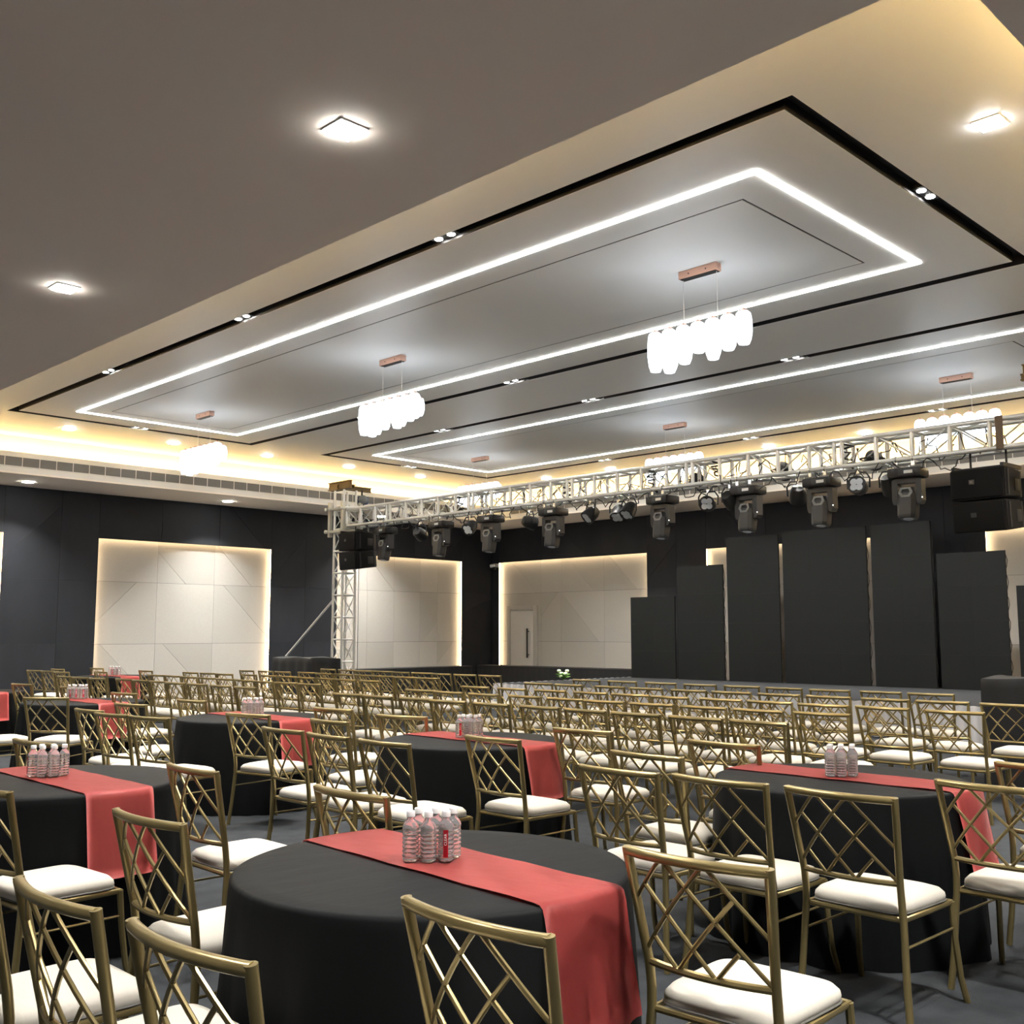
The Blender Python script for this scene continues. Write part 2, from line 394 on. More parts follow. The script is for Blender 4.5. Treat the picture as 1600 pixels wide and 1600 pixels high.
for k, x in enumerate((7.28, 9.23, 11.23, 13.24, 15.22)):
    downlight(x, 18.12, ZT, 'square downlight on the warm left ceiling border, %s from the left' % ORD[k], 'downlights of the left tray border')
    downlight(x, 2.56, ZT, 'square downlight on the cream right ceiling border, %s from the near end' % ORD[k], 'downlights of the right tray border')
for k, y in enumerate((4.7, 6.6, 8.55, 10.5, 12.45, 14.4, 16.3)):
    downlight(17.45, y, ZT, 'square downlight on the far ceiling border above the truss, %s from the right' % ORD[k], 'downlights of the far tray border')
for k, y in enumerate((6.2, 8.9, 11.6, 14.26)):
    downlight(5.1, y, ZT, 'square downlight on the near ceiling border at the soffit edge, %s from the right' % ORD[k], 'downlights of the near tray border')

TLH = boxm('track_lamp_body', 'groove_black', (-.045, .045, -.16, .16, 0, .05), bev=.006)
TLL = lathem('track_lamp_lens', 'track_lamp', [(.036, -.004), (.036, .012)], 16)
def tracklamp(x, y, along_y, label):
    t = thing('track_spotlight', label, 'spotlight', (x, y, ZT+.02), 0 if along_y else PI/2, 'twin spots in the black ceiling grooves')
    ob('housing', TLH, t)
    for s in (-1, 1): ob('lens', TLL, t, (0, s*.085, 0))
    lamp('lamp', t, P_TRACK, .06, .24, 80, (0, 0, -.008), (1, .96, .9))
h = GW/2
for P, who in ((P1, 'near'), (P2, 'far')):
    o_ = P['o']
    for k, y in enumerate((6.88, 10.34, 13.8)):
        tracklamp(o_[0]+h, y, True, 'twin spot in the near groove of the %s ceiling panel, %s from the right' % (who, ORD[k]))
        tracklamp(o_[1]-h, y, True, 'twin spot in the far groove of the %s ceiling panel, %s from the right' % (who, ORD[k]))
    xm = (o_[0]+o_[1])/2
    tracklamp(xm, o_[2]+h, False, 'twin spot in the right-hand groove of the %s ceiling panel' % who)
    tracklamp(xm, o_[3]-h, False, 'twin spot in the left-hand groove of the %s ceiling panel' % who)

def cup(L, name):
    bm = bmesh.new(); lathe(bm, [(.0, .01), (.05, .01), (.066, -.005), (.074, -.04), (.080, -L*.35), (.080, -L*.6), (.068, -L*.86), (.050, -L), (0, -L+.002)], 12)
    return fin(bm, name, 'chandelier_glass', True)
CUPS = {L: cup(L/100, 'glass_shade') for L in (22, 26, 30, 34, 38, 42)}
CAPM = lathem('shade_cap', 'rose_gold', [(.034, 0), (.034, .018), (.012, .022), (.012, .035)], 12)
CANM = boxm('canopy', 'rose_gold', (-.045, .045, -.22, .22, 0, .075), bev=.004)
CANU = boxm('canopy_underside', 'groove_black', (-.036, .036, -.205, .205, -.006, 0))
CRAIL = boxm('chandelier_rail', 'rose_gold', (-.014, .014, -.50, .50, -.012, .012))
CRIB = boxm('chandelier_arm', 'rose_gold', (-.075, .075, -.006, .006, -.006, .006))
CSCREW = lathem('canopy_screw', 'groove_black', [(.007, 0), (.007, .004)], 8)
def chandelier(x, y, label):
    c = thing('linear_chandelier', label, 'chandelier', (x, y, ZT), group='linear glass chandeliers')
    cn = ob('canopy', CANM, c, (0, 0, -.075)); ob('underside', CANU, cn)
    for s in (-1, 1): ob('screw', CSCREW, cn, (-.045, s*.1, .035), rot=(0, -PI/2, 0))
    zr = 4.43-ZT
    for s in (-1, 1): bar('suspension_wire', 'wire', c, (0, s*.195, zr), (0, s*.195, -.075), .003, 6)
    ob('rail', CRAIL, c, (0, 0, zr))
    for k, L in enumerate((38, 42, 34, 26, 38, 30, 30)):
        yy = .51-k*.17; g = ob('glass_shade', CUPS[L], c, (-.05, yy, zr+.03)); ob('cap', CAPM, g, (0, 0, .01)); ob('arm', CRIB, c, (0, yy, zr))
    for k, L in enumerate((34, 30, 22, 30, 26, 22)):
        yy = .425-k*.17; g = ob('glass_shade', CUPS[L], c, (.085, yy, zr+.01)); ob('cap', CAPM, g, (0, 0, .01))
for k, y in enumerate((5.70, 10.46, 15.28)):
    chandelier(8.30, y, ('largest and nearest glass chandelier, hung under the near ceiling panel', 'middle glass chandelier under the near ceiling panel', 'small far glass chandelier in front of the left air grille')[k])
    chandelier(14.40, y, 'glass chandelier under the far ceiling panel behind the truss, ' + ('right of three', 'middle of three', 'left of three')[k])

# ------------------------------------------------------------------ stage
SXF, SZ, SY0, SY1 = 14.75, .50, 5.35, 15.25
st = thing('stage_platform', 'low stage with dark grey carpet and white pleated skirt', 'stage', (0, 0, 0))
ob('deck', boxm('stage_deck', 'stage_carpet', (SXF+.03, 19.34, SY0+.03, SY1-.03, SZ-.06, SZ), bev=.01), st)
ob('frame', boxm('stage_frame', 'black_plastic', (SXF+.1, 19.3, SY0+.1, SY1-.1, .0, SZ-.06)), st)
def skirt(a, b, n):
    bm = bmesh.new(); A = []; B = []; L = math.hypot(b[0]-a[0], b[1]-a[1]); nx, ny = (b[1]-a[1])/L, -(b[0]-a[0])/L
    for k in range(n+1):
        t = k/n; w = .022*math.sin(t*L/.085*PI*2*.5)+.01*math.sin(t*L*23)
        x, y = a[0]+t*(b[0]-a[0]), a[1]+t*(b[1]-a[1])
        A.append(bm.verts.new((x+nx*(w+.02), y+ny*(w+.02), .005))); B.append(bm.verts.new((x+nx*w*.35, y+ny*w*.35, SZ+.003+.004*math.sin(k*.9))))
    for k in range(n): bm.faces.new((A[k], A[k+1], B[k+1], B[k]))
    me = fin(bm, 'stage_skirt', 'skirt_white', True); return me
ob('skirt', skirt((SXF, SY1), (SXF, SY0), 420), st)
ob('skirt', skirt((19.3, SY1), (SXF, SY1), 160), st); ob('skirt', skirt((SXF, SY0), (19.3, SY0), 160), st)

# LED wall columns
LEDX = 18.9
cols = [(15.05, 13.83, 1.8), (13.76, 12.57, 2.44), (12.46, 11.23, 3.0), (11.13, 9.34, 3.03), (9.24, 8.09, 3.03), (8.0, 6.80, 2.42), (6.64, 5.45, 1.8)]
LEDN = ['short black screen at the left end of the row', 'medium-height black screen, second from the left', 'tall narrow black screen left of the wide centre one', 'wide tall black screen at the centre of the stage', 'tall narrow black screen right of the wide centre one', 'medium-height black screen, sixth from the left', 'short black screen at the right end of the row']
for k, (y1, y0, hh) in enumerate(cols):
    t = thing('led_screen', LEDN[k], 'screen', (LEDX, (y0+y1)/2, SZ+.002), group='black screens standing on the stage'); w = (y1-y0)/2
    nz = max(3, round(hh/.6)); ny = 2 if w < .8 else 3
    pm = boxm('screen_module', 'led_face', (0, .045, -w/ny+.0004, w/ny-.0004, .0004, hh/nz-.0004))
    for i in range(nz):
        for j in range(ny): ob('screen_module', pm, t, (0, -w+(2*j+1)*w/ny, i*hh/nz))
    ob('rear_frame', boxm('screen_frame', 'black_plastic', (.047, .09, -w+.14, w-.14, 0, hh-.02)), t)
    ob('rear_brace', boxm('screen_brace', 'black_plastic', (.09, .36, -.03, .03, 0, .05), (.09, .13, -.03, .03, .05, hh*.7)), t)
    pts = [(.065+.012*math.sin(i*1.7), w-.03+.04*abs(math.sin(i*2.3+k)), hh*.97*i/24) for i in range(25)] if k in (1, 3, 4, 5) else [(.1, w-.05+.02*math.sin(i*2.1), hh*.97*i/24) for i in range(25)]
    pts = [(p[0], -p[1] if k in (1, 2, 3, 4, 5) else p[1], p[2]) for p in pts]
    ob('cable', tubem('screen_cable', 'rubber_cable', pts, .007, 6), t)

# bouquet left on the stage edge
fl = thing('flower_bouquet', 'small white and green flower bunch on the left stage edge', 'flowers', (16.6, 15.05, SZ))
pt = lathem('bouquet_petal', 'petal_white', [(0, -.03), (.03, -.02), (.045, .01), (.03, .035), (0, .04)], 8)
bm = bmesh.new()
for i in range(7):
    a = i*.9; x, y = .17*math.cos(a), .17*math.sin(a)
    v = [bm.verts.new(p) for p in ((0, 0, .02), (x*.5-y*.3, y*.5+x*.3, .09), (x, y, .07), (x*.5+y*.3, y*.5-x*.3, .05))]; bm.faces.new(v)
lf = fin(bm, 'bouquet_leaves', 'leaf_green')
ob('leaves', lf, fl, (0, 0, .02)); ob('leaves', lf, fl, (0, 0, .07), rz=.5)
for i in range(7): ob('bloom', pt, fl, (.08*math.cos(i*1.1), .09*math.sin(i*1.1), .07+.11*(i % 3)/2+.02))
ob('stems', tubem('bouquet_stems', 'leaf_green', [(0, -.02, .03), (.02, .0, .1), (0, 0, .16)], .03, 8), fl)

# cctv camera on the stage wall corner
cc = thing('security_camera', 'white security camera at the corner of the door wall panel', 'camera', (XF, 20.55, 3.33))
ob('mount', boxm('camera_mount', 'camera_white', (-.05, 0, -.05, .05, -.05, .05), bev=.008), cc)
ob('arm', tubem('camera_arm', 'camera_white', [(-.04, 0, 0), (-.16, 0, -.02)], .025, 10), cc)
hd = ob('housing', lathem('camera_housing', 'camera_white', [(.04, -.08), (.05, -.06), (.05, .06), (.04, .08)], 14), cc, (-.17, .02, -.01), rot=(R(80), 0, R(25)))
ob('lens', lathem('camera_lens', 'groove_black', [(.035, .078), (.035, .086)], 12), hd)
ob('dome', lathem('camera_dome', 'groove_black', [(0, -.06), (.035, -.05), (.045, -.02), (.045, 0)], 12), cc, (-.15, -.03, -.07))

# ------------------------------------------------------------------ truss rig
TX, TYL, TYR = 12.0, 16.52, 3.66
ZB, ZTT, SS = 3.52, 3.84, .15
beam = thing('truss_beam', 'long aluminium box truss spanning in front of the stage', 'truss', (TX, 0, 0))
ya, yb = TYR+.25, TYL-.25
CH = [(sx*SS, z) for sx in (-1, 1) for z in (ZB, ZTT)]
for sx, z in CH: bar('chord', 'aluminium', beam, (sx, ya, z), (sx, yb, z), .028, 12)
nb = 28; bl = (yb-ya)/nb
for k in range(nb+1):
    y = ya+k*bl
    for sx in (-SS, SS):
        bar('upright', 'aluminium', beam, (sx, y, ZB), (sx, y, ZTT), .026, 10)
        if k and k % 5 == 0: bar('upright', 'aluminium', beam, (sx, y+.1, ZB), (sx, y+.1, ZTT), .026, 10)
    for z in (ZB, ZTT): bar('cross_tube', 'aluminium', beam, (-SS, y, z), (SS, y, z), .016)
    if k < nb:
        for sx in (-SS, SS):
            p, q = ((ZB, ZTT) if k % 2 else (ZTT, ZB)); off = .1 if (k and k % 5 == 0) else 0
            bar('diagonal_brace', 'aluminium', beam, (sx, y+off, p), (sx, y+bl, q), .010)
        for z in (ZB, ZTT):
            p = -SS if k % 2 else SS
            bar('diagonal_brace', 'aluminium', beam, (p, y, z), (-p, y+bl, z), .010)
for y, rr in ((ya+.02, 1), (yb-.02, 1)):
    ob('end_plate', boxm('truss_end_plate', 'steel_plate', (-SS-.03, SS+.03, y-.012, y+.012, ZB-.03, ZB+.04), (-SS-.03, SS+.03, y-.012, y+.012, ZTT-.04, ZTT+.03)), beam)
ob('board_strip', boxm('truss_board', 'kraft_board', (-SS-.035, -SS-.027, 4.20, 4.28, ZB-.02, ZTT+.03)), beam)

def tower(y, label, hoist_side):
    t = thing('truss_tower', label, 'truss tower', (TX, y, 0), group='truss towers beside the stage')
    c = .145
    for sx in (-c, c):
        for sy in (-c, c): bar('leg', 'aluminium', t, (sx, sy, .06), (sx, sy, 4.24), .024, 12)
    bay = .42; n = int(4.1/bay)
    for k in range(n+1):
        z = .12+k*bay
        for (a, b) in (((-c, -c), (c, -c)), ((c, -c), (c, c)), ((c, c), (-c, c)), ((-c, c), (-c, -c))):
            bar('rung', 'aluminium', t, (*a, z), (*b, z), .016)
            if k < n:
                p, q = (a, b) if k % 2 else (b, a); bar('diagonal_brace', 'aluminium', t, (*p, z), (*q, z+bay), .010)
    ob('base_plate', boxm('tower_base', 'steel_plate', (-.35, .35, -.35, .35, 0, .06), bev=.008), t)
    sl = ob('sleeve', boxm('sleeve_web', 'steel_plate', (-.19, .19, -.21, -.2, 3.58, 3.62), bev=.002), t)
    for sx in (-1, 1):
        for sy in (-1, 1): ob('sleeve_post', boxm('sleeve_post', 'steel_plate', (sx*.205-.034, sx*.205+.034, sy*.205-.034, sy*.205+.034, 3.33, 4.0), bev=.006), sl)
    for z in (3.43, 3.86):
        ob('collar', boxm('sleeve_collar', 'steel_plate', (-.26, .26, -.25, -.18, z-.022, z+.022), (-.26, .26, .18, .25, z-.022, z+.022), (-.25, -.18, -.18, .18, z-.022, z+.022), (.18, .25, -.18, .18, z-.022, z+.022), bev=.005), sl)
        for sy in (-1, 1): ob('roller', lathem('roller', 'steel_plate', [(.028, -.025), (.036, -.02), (.036, .02), (.028, .025)], 12), sl, (-.285, sy*.23, z), rot=(0, PI/2, 0))
    hb = ob('head_beam', boxm('head_beam', 'brass_paint', (-.09, -.03, -.36, .36, 4.30, 4.315), (-.09, -.03, -.36, .36, 4.24, 4.255), (-.065, -.055, -.36, .36, 4.255, 4.30), (-.20, .60, -.03, .03, 4.325, 4.34), (-.20, .60, -.03, .03, 4.25, 4.265), (-.20, .60, -.006, .006, 4.265, 4.325), (-.18, -.165, -.42, .30, 4.24, 4.38), (-.21, -.15, -.42, .30, 4.375, 4.39), (-.21, -.15, -.42, .30, 4.235, 4.25)), t)
    s = hoist_side
    hx = .30
    ob('chain_hoist', boxm('chain_hoist', 'hoist_blue', (hx-.09, hx+.09, s*.12-.10, s*.12+.10, 3.98, 4.14), bev=.03), t)
    ob('hoist_cover', lathem('hoist_cover', 'mid_grey_plastic', [(.085, 0), (.085, .06), (.05, .085), (0, .09)], 16), t, (hx-.05, s*.12-.1, 4.06), rot=(R(90), 0, R(-30)))
    ob('hook', tubem('hoist_hook', 'black_plastic', [(hx, s*.12, 4.26), (hx, s*.12, 4.2), (hx, s*.12, 4.13)], .018, 8), t)
    for i, dy in ((0, -.04), (1, .05)):
        ob('chain', tubem('hoist_chain', 'black_plastic', [(hx+.012*math.sin(j*2.6), s*.12+dy+.012*math.cos(j*2.6), 3.98-j*.02) for j in range(17)], .012, 6), t)
    bar('chain_drop', 'rubber_cable', t, (.2, -.19*s*-1 if s < 0 else .19, 3.4), (.2, -.19*s*-1 if s < 0 else .19, .1), .006, 6)
    return t
tl = tower(TYL, 'left aluminium truss tower with brass beam and chain hoist on top', -1)
bar('outrigger_brace', 'aluminium', tl, (-.12, .145, 2.15), (-.3, 1.9, .75), .022, 10)
bar('outrigger_brace', 'aluminium', tl, (-.3, 1.9, .75), (-.35, 2.15, .05), .022, 10)
tower(TYR, 'right aluminium truss tower at the right picture edge', 1)

# moving heads hanging from the beam
MHB = boxm('mh_base', 'black_plastic', (-.145, .145, -.20, .20, -.06, .06), bev=.035)
MHP = boxm('mh_panel', 'dark_grey_plastic', (-.152, -.144, -.13, .06, -.04, .035), bev=.003)
MHD = boxm('mh_display', 'lens_clear', (-.156, -.151, -.11, -.01, -.018, .018))
bm = bmesh.new()
for s in (-1, 1):
    v = [(s*.11, .0), (s*.175, -.02), (s*.175, -.27), (s*.155, -.31), (s*.115, -.31), (s*.105, -.12)]
    A = [bm.verts.new((-.065, y, z)) for y, z in v]; B = [bm.verts.new((.065, y, z)) for y, z in v]
    bm.faces.new(A); bm.faces.new(B[::-1])
    for i in range(6): j = (i+1) % 6; bm.faces.new((A[i], B[i], B[j], A[j]))
box(bm, -.065, .065, -.12, .12, -.06, 0)
MHY = fin(bm, 'mh_yoke', 'dark_grey_plastic')
bm = bmesh.new(); prof = [(.075, .075, .03), (.098, .10, -.04), (.10, .11, -.14), (.092, .105, -.30), (.086, .098, -.33), (.07, .08, -.335)]
rings = [[bm.verts.new((sx*a, sy*b, z)) for sx, sy in ((-1, -.6), (-.6, -1), (.6, -1), (1, -.6), (1, .6), (.6, 1), (-.6, 1), (-1, .6))] for a, b, z in prof]
for A, B in zip(rings, rings[1:]):
    for i in range(8): j = (i+1) % 8; bm.faces.new((A[i], A[j], B[j], B[i]))
bm.faces.new(rings[0]); bm.faces.new(rings[-1][::-1])
MHH = fin(bm, 'mh_head', 'dark_grey_plastic')
bm = bmesh.new()
hx_ = [(-.06, .02), (.06, .02), (.085, -.04), (.05, -.095), (-.05, -.095), (-.085, -.04)]; ix = [(p[0]*.6, p[1]*.62-.013) for p in hx_]
A = [bm.verts.new((-.104, y, z)) for y, z in hx_]; B = [bm.verts.new((-.104, y, z)) for y, z in ix]
C_ = [bm.verts.new((-.094, y, z)) for y, z in hx_]; D_ = [bm.verts.new((-.094, y, z)) for y, z in ix]
for i in range(6):
    j = (i+1) % 6; bm.faces.new((A[i], A[j], B[j], B[i])); bm.faces.new((A[i], C_[i], C_[j], A[j])); bm.faces.new((B[i], B[j], D_[j], D_[i]))
MHR = fin(bm, 'mh_bezel', 'mid_grey_plastic')
MHF = lathem('mh_front', 'lens_clear', [(.055, -.343), (.06, -.334)], 14)
MHI = lathem('mh_indicator', 'indicator', [(0, -.008), (.008, 0), (0, .008)], 8)
def clampm():
    bm = bmesh.new(); sweep(bm, [(0, .034*math.cos(a), .034*math.sin(a)) for a in [R(x) for x in range(-60, 241, 30)]], .009, 6)
    box(bm, -.02, .02, -.015, .015, -.085, -.03); return fin(bm, 'clamp', 'chrome', True)
CLAMP = clampm()
MHpos = [15.18, 13.65, 12.41, 11.01, 8.91, 7.51, 6.45, 5.34]
for k, y in enumerate(MHpos):
    t = thing('moving_head_light', 'black moving head light hanging from the truss, %s from the left' % ORD[k], 'stage light', (TX-.06, y, ZB-.16), rz=R(-6+3*(k % 4)), group='moving heads on the truss')
    b = ob('base', MHB, t); ob('panel', MHP, b); ob('display', MHD, b)
    for s in (-1, 1): ob('clamp', CLAMP, t, (-.09, s*.1, .16), rot=(0, 0, R(90)))
    ob('yoke', MHY, t, (0, 0, -.06)); hd = ob('head', MHH, t, (0, 0, -.21), rot=(0, R(8), 0)); ob('bezel', MHR, hd); ob('front_lens', MHF, hd); ob('indicator', MHI, t, (-.07, -.18, -.30))

# par cans
PB = lathem('par_body', 'black_plastic', [(.02, .13), (.07, .12), (.10, .06), (.112, -.06), (.112, -.10), (.10, -.102), (.10, -.085), (0, -.085)], 18)
PL = lathem('par_lens', 'lens_clear', [(.042, -.094), (.042, -.086)], 14)
PY = tubem('par_yoke', 'black_plastic', [(0, -.13, -.02), (0, -.135, .10), (0, -.09, .17), (0, .09, .17), (0, .135, .10), (0, .13, -.02)], .011, 6)
def par(x, y, z, tilt, pan, label, up_=False):
    t = thing('par_light', label, 'stage light', (x, y, z), group='par lights on the truss')
    yk = ob('yoke', PY, t, rz=pan); ob('clamp', CLAMP, yk, (0, 0, .24), rot=(0, 0, PI/2 if False else -pan+PI/2))
    b = ob('body', PB, t, rot=(0, tilt, pan))
    for a in range(4): ob('lens', PL, b, (.048*math.cos(a*PI/2+.78), .048*math.sin(a*PI/2+.78), 0))
PARS = [(14.36, 70, 200), (12.86, 55, 10), (11.63, 75, 160), (10.21, 50, -20), (9.81, 40, 20), (9.48, 40, 0), (8.22, 85, 20), (7.76, -60, 0), (6.85, -50, 30), (5.94, 100, 10), (5.62, -40, 0)]
for k, (y, ti, pa) in enumerate(PARS):
    par(TX-.1 if k % 2 else TX+.06, y, ZB-.26, R(ti), R(pa), 'black par light under the truss, %s from the left' % ORD[k])
for k, y in enumerate((8.56, 7.19, 5.93)):
    t = thing('par_light', 'black par light behind the truss bars, %s from the left' % ORD[k], 'stage light', (TX+SS+.16, y, ZB+.12), group='par lights behind the truss')
    ob('body', PB, t, rot=(0, R(-70), R(10))); ob('yoke', PY, t, rot=(0, R(-90), 0))

# cables dangling through the truss
def cable(pts, r, label): tag(ob('cable', tubem('cable', 'rubber_cable', pts, r, 6)), label, 'cable', 'cables strung along the truss')
rnd = random.Random(3)
for k in range(9):
    y1 = yb-.3-k*(yb-ya-.6)/9; y0 = y1-(yb-ya-.6)/9; x0 = TX+rnd.uniform(-.1, .1); pts = []
    for i in range(29):
        t = i/28; pts.append((x0+.09*math.sin(i*.9+k), y1+(y0-y1)*t+.04*math.sin(i*2.1), ZB+.10+.10*math.sin(i*.75+k)+.07*math.sin(i*1.9)))
    cable(pts, .007, 'tangled black cable inside the truss, %s bundle from the left' % ORD[k])
for k in range(11):
    y1 = yb-.6-k*1.02; n = 22; pts = []
    for i in range(n+1):
        t = i/n; pts.append((TX-.16+.05*math.sin(i*1.3+k), y1-t*.85, ZB-.02-.16*abs(math.sin(t*PI*(2+k % 2)))-.02*math.sin(i*3.1)))
    cable(pts, .007, 'black cable looping below the truss, %s from the left' % ORD[k])
for k, y in enumerate((13.2, 10.7, 9.1, 8.0, 6.1)):
    cable([(TX-.05+.06*math.sin(i*1.9+k), y+.07*math.cos(i*1.4), ZTT-.02-i*.02) for i in range(17)], .012, 'black cable knot hanging between the truss chords, %s from the left' % ORD[k])

# line array speakers
def spk_box():
    bm = bmesh.new(); w, d, h = .30, .25, .17
    v = [(-d, -w), (-d, w), (d*.6, w), (d, w*.72), (d, -w*.72), (d*.6, -w)]
    A = [bm.verts.new((x, y, -h+(.02 if x > 0 else 0))) for x, y in v]; B = [bm.verts.new((x, y, h-(.02 if x > 0 else 0))) for x, y in v]
    bm.faces.new(A[::-1]); bm.faces.new(B)
    for i in range(6): j = (i+1) % 6; bm.faces.new((A[i], A[j], B[j], B[i]))
    bmesh.ops.bevel(bm, geom=bm.edges[:], offset=.012, segments=2, affect='EDGES'); return fin(bm, 'speaker_cabinet', 'speaker_black', True)
SPK = spk_box()
SPG = boxm('speaker_grille', 'speaker_grille', (-.262, -.246, -.275, .275, -.155, .155), bev=.006)
SPB = boxm('speaker_badge', 'speaker_badge', (-.266, -.261, -.03, .03, -.025, .025))
SPH = boxm('speaker_handle', 'groove_black', (.0, .12, -.306, -.296, -.08, .05), bev=.004)
SPR = [boxm('rigging_bar', 'dark_grey_plastic', q) for q in ((-.18, -.15, -.31, -.30, -.14, .14), (.14, .17, -.30, -.27, -.14, .14))]
fc = bpy.data.curves.new('badge_text', 'FONT'); fc.body = 'JBL'; fc.size = .03; fc.extrude = .0006; fc.align_x = 'CENTER'; fc.align_y = 'CENTER'
fo = bpy.data.objects.new('badge_text', fc); COL.objects.link(fo)
SPT = bpy.data.meshes.new_from_object(fo.evaluated_get(bpy.context.evaluated_depsgraph_get())); SPT.materials.clear(); SPT.materials.append(MATS['mid_grey_plastic'])
bpy.data.objects.remove(fo)
for yy, dz, nm in ((15.95, 0, 'left hanging black line array speaker pair beside the left tower'), (4.43, -.08, 'right hanging black line array speaker pair at the right edge')):
    t = thing('line_array_speaker', nm, 'speaker', (TX-.1, yy, dz), rz=R(-4), group='hanging line array speakers')
    for i, (z, ti) in enumerate(((3.20, 0), (2.86, 5))):
        b = ob('cabinet', SPK, t, (.015*i, 0, z), rot=(0, R(-ti), 0)); ob('grille', SPG, b); bd = ob('badge', SPB, b, (0, .05, .02)); ob('handle', SPH, b)
        for m in SPR: ob('rigging_bar', m, b)
        if i == 0: ob('badge_text', SPT, b, (-.267, .05, .02), rot=(PI/2, 0, -PI/2))
    ob('bumper_frame', boxm('bumper_frame', 'black_plastic', (-.22, .22, -.29, -.25, 3.37, 3.41), (-.22, .22, .25, .29, 3.37, 3.41), (-.05, .05, -.25, .25, 3.37, 3.41)), t)
    for s in (-.2, .2): bar('strap', 'rubber_cable', t, (.06, s, 3.40), (.06, s, ZB-dz), .012, 6)

# draped stacks below the towers
def drape(loc, sx, sy, h, label, seed):
    t = thing('draped_stack', label, 'covered stack', loc)
    ob('cabinet', boxm('sub_cabinet', 'black_plastic', (-sx/2+.03, sx/2-.03, -sy/2+.03, sy/2-.03, 0, h-.02)), t)
    bm = bmesh.new(); rr = random.Random(seed); ringp = []
    per = [(-sx/2, -sy/2), (sx/2, -sy/2), (sx/2, sy/2), (-sx/2, sy/2)]
    for i in range(4):
        a, b = per[i], per[(i+1) % 4]; L = math.hypot(b[0]-a[0], b[1]-a[1]); m_ = int(L/.05)
        for k in range(m_): ringp.append((a, b, k/m_, L))
    levels = [(h-.005, -.03, 0), (h, 0, 0), (h-.025, .012, .002), (h-.10, .014, .008), (h*.5, .02, .016), (.004, .03, .022)]; rings = []
    for z, off, am in levels:
        rg = []
        for i, (a, b, t_, L) in enumerate(ringp):
            nx, ny = (b[1]-a[1])/L, -(b[0]-a[0])/L; w = off+am*math.sin(i*1.15+seed)+am*.6*math.sin(i*.37)
            rg.append(bm.verts.new((a[0]+t_*(b[0]-a[0])+nx*w, a[1]+t_*(b[1]-a[1])+ny*w, z+(.012*math.sin(i*.3+seed) if z > h-.03 else 0))))
        rings.append(rg)
    for A, B in zip(rings, rings[1:]):
        for i in range(len(A)): j = (i+1) % len(A); bm.faces.new((A[i], A[j], B[j], B[i]))
    bm.faces.new(rings[0])
    ob('cover', fin(bm, 'drape_cover', 'drape_black', True), t)
drape((11.27, 16.66, 0), .62, 1.26, 1.05, 'black cloth-covered stack beside the left truss tower', 1)
drape((11.27, 3.60, 0), .62, 1.28, 1.05, 'black cloth-covered stack at the right picture edge', 2)

# ------------------------------------------------------------------ chairs
ZB0, ZB1 = .54, .862
def bw(z): return .206+(z-ZB0)/(ZB1-ZB0)*.026
def bx_(z): return .068-(z-ZB0)/(ZB1-ZB0)*.068
def bpt(u, v, bow=.034):      # u 0 (left) .. 1 (right), v 0 top .. 1 bottom
    z = ZB1+(ZB0-ZB1)*v; s = 1-2*u; return (bx_(z)-bow*(1-s*s), s*bw(z), z)
def back_post(s): return [(.045, s*.236, 0), (.06, s*.222, .15), (.080, s*.208, .40), (.077, s*.205, .47), (.068, s*.206, ZB0), (.034, s*.219, .70), (0, s*.232, ZB1), (-.002, s*.2325, ZB1+.012)]
def front_leg(s): return [(.56, s*.232, 0), (.53, s*.222, .10), (.512, s*.214, .25), (.50, s*.210, .405)]
RAIL_T = [bpt(i/14, -.0) for i in range(15)]; RAIL_B = [bpt(i/14, 1.0) for i in range(15)]
SL = 1.5; c1, c2 = .29, .60; bs = 1/SL
def pt(u, v): return bpt(u, v)
LAT = []
def lat(u0, v0, u1, v1): LAT.append([bpt(u0+(u1-u0)*i/8, v0+(v1-v0)*i/8) for i in range(9)])
lat(c1, 0, 1, min(1, SL*(1-c1))); lat(c2, 0, 1, SL*(1-c2))
c3 = c2-bs; c4 = c1-bs
u = (c1+c3)/2; lat(u, SL*(u-c3), c2, 1)
u = (c2+c4)/2; lat(u, SL*(u-c4), c1, 1)
lat(c1, 0, 0, SL*c1); lat(c2, 0, 0, min(1, SL*c2))
d3 = c1+bs; d4 = c2+bs
u = (c2+d3)/2; lat(c1, 1, u, SL*(d3-u))
u = (c1+d4)/2; lat(c2, 1, u, SL*(d4-u))
SEAT = [(.085, -.205), (.085, .205), (.50, .212), (.50, -.212)]
def cushion_mesh():
    bm = bmesh.new(); n = 40
    def outline(k, sc):
        a = 2*PI*k/n; c, s = math.cos(a), math.sin(a); e = .30
        x = math.copysign(abs(c)**e, c); y = math.copysign(abs(s)**e, s)
        return (.292+x*.205*sc, y*(.206+.008*x)*sc)
    rings = []
    for sc, z in ((.97, .412), (1.0, .418), (1.012, .432), (1.0, .446), (.93, .462), (.78, .472), (.5, .479), (.2, .481)):
        rings.append([bm.verts.new((*outline(k, sc), z)) for k in range(n)])
    for A, B in zip(rings, rings[1:]):
        for k in range(n): bm.faces.new((A[k], A[(k+1) % n], B[(k+1) % n], B[k]))
    bm.faces.new(rings[0][::-1]); bm.faces.new(rings[-1]); return fin(bm, 'seat_cushion', 'cushion', True)
CU = cushion_mesh()
bm = bmesh.new()
def outl(k, n=40, sc=1.0, e=.30):
    a = 2*PI*k/n; c, s = math.cos(a), math.sin(a); x = math.copysign(abs(c)**e, c); y = math.copysign(abs(s)**e, s); return (.292+x*.205*sc, y*(.206+.008*x)*sc)
sweep(bm, [(*outl(k, sc=1.006), .4185) for k in range(40)], .0045, 5, closed=True); CPI = fin(bm, 'seat_piping', 'piping', True)
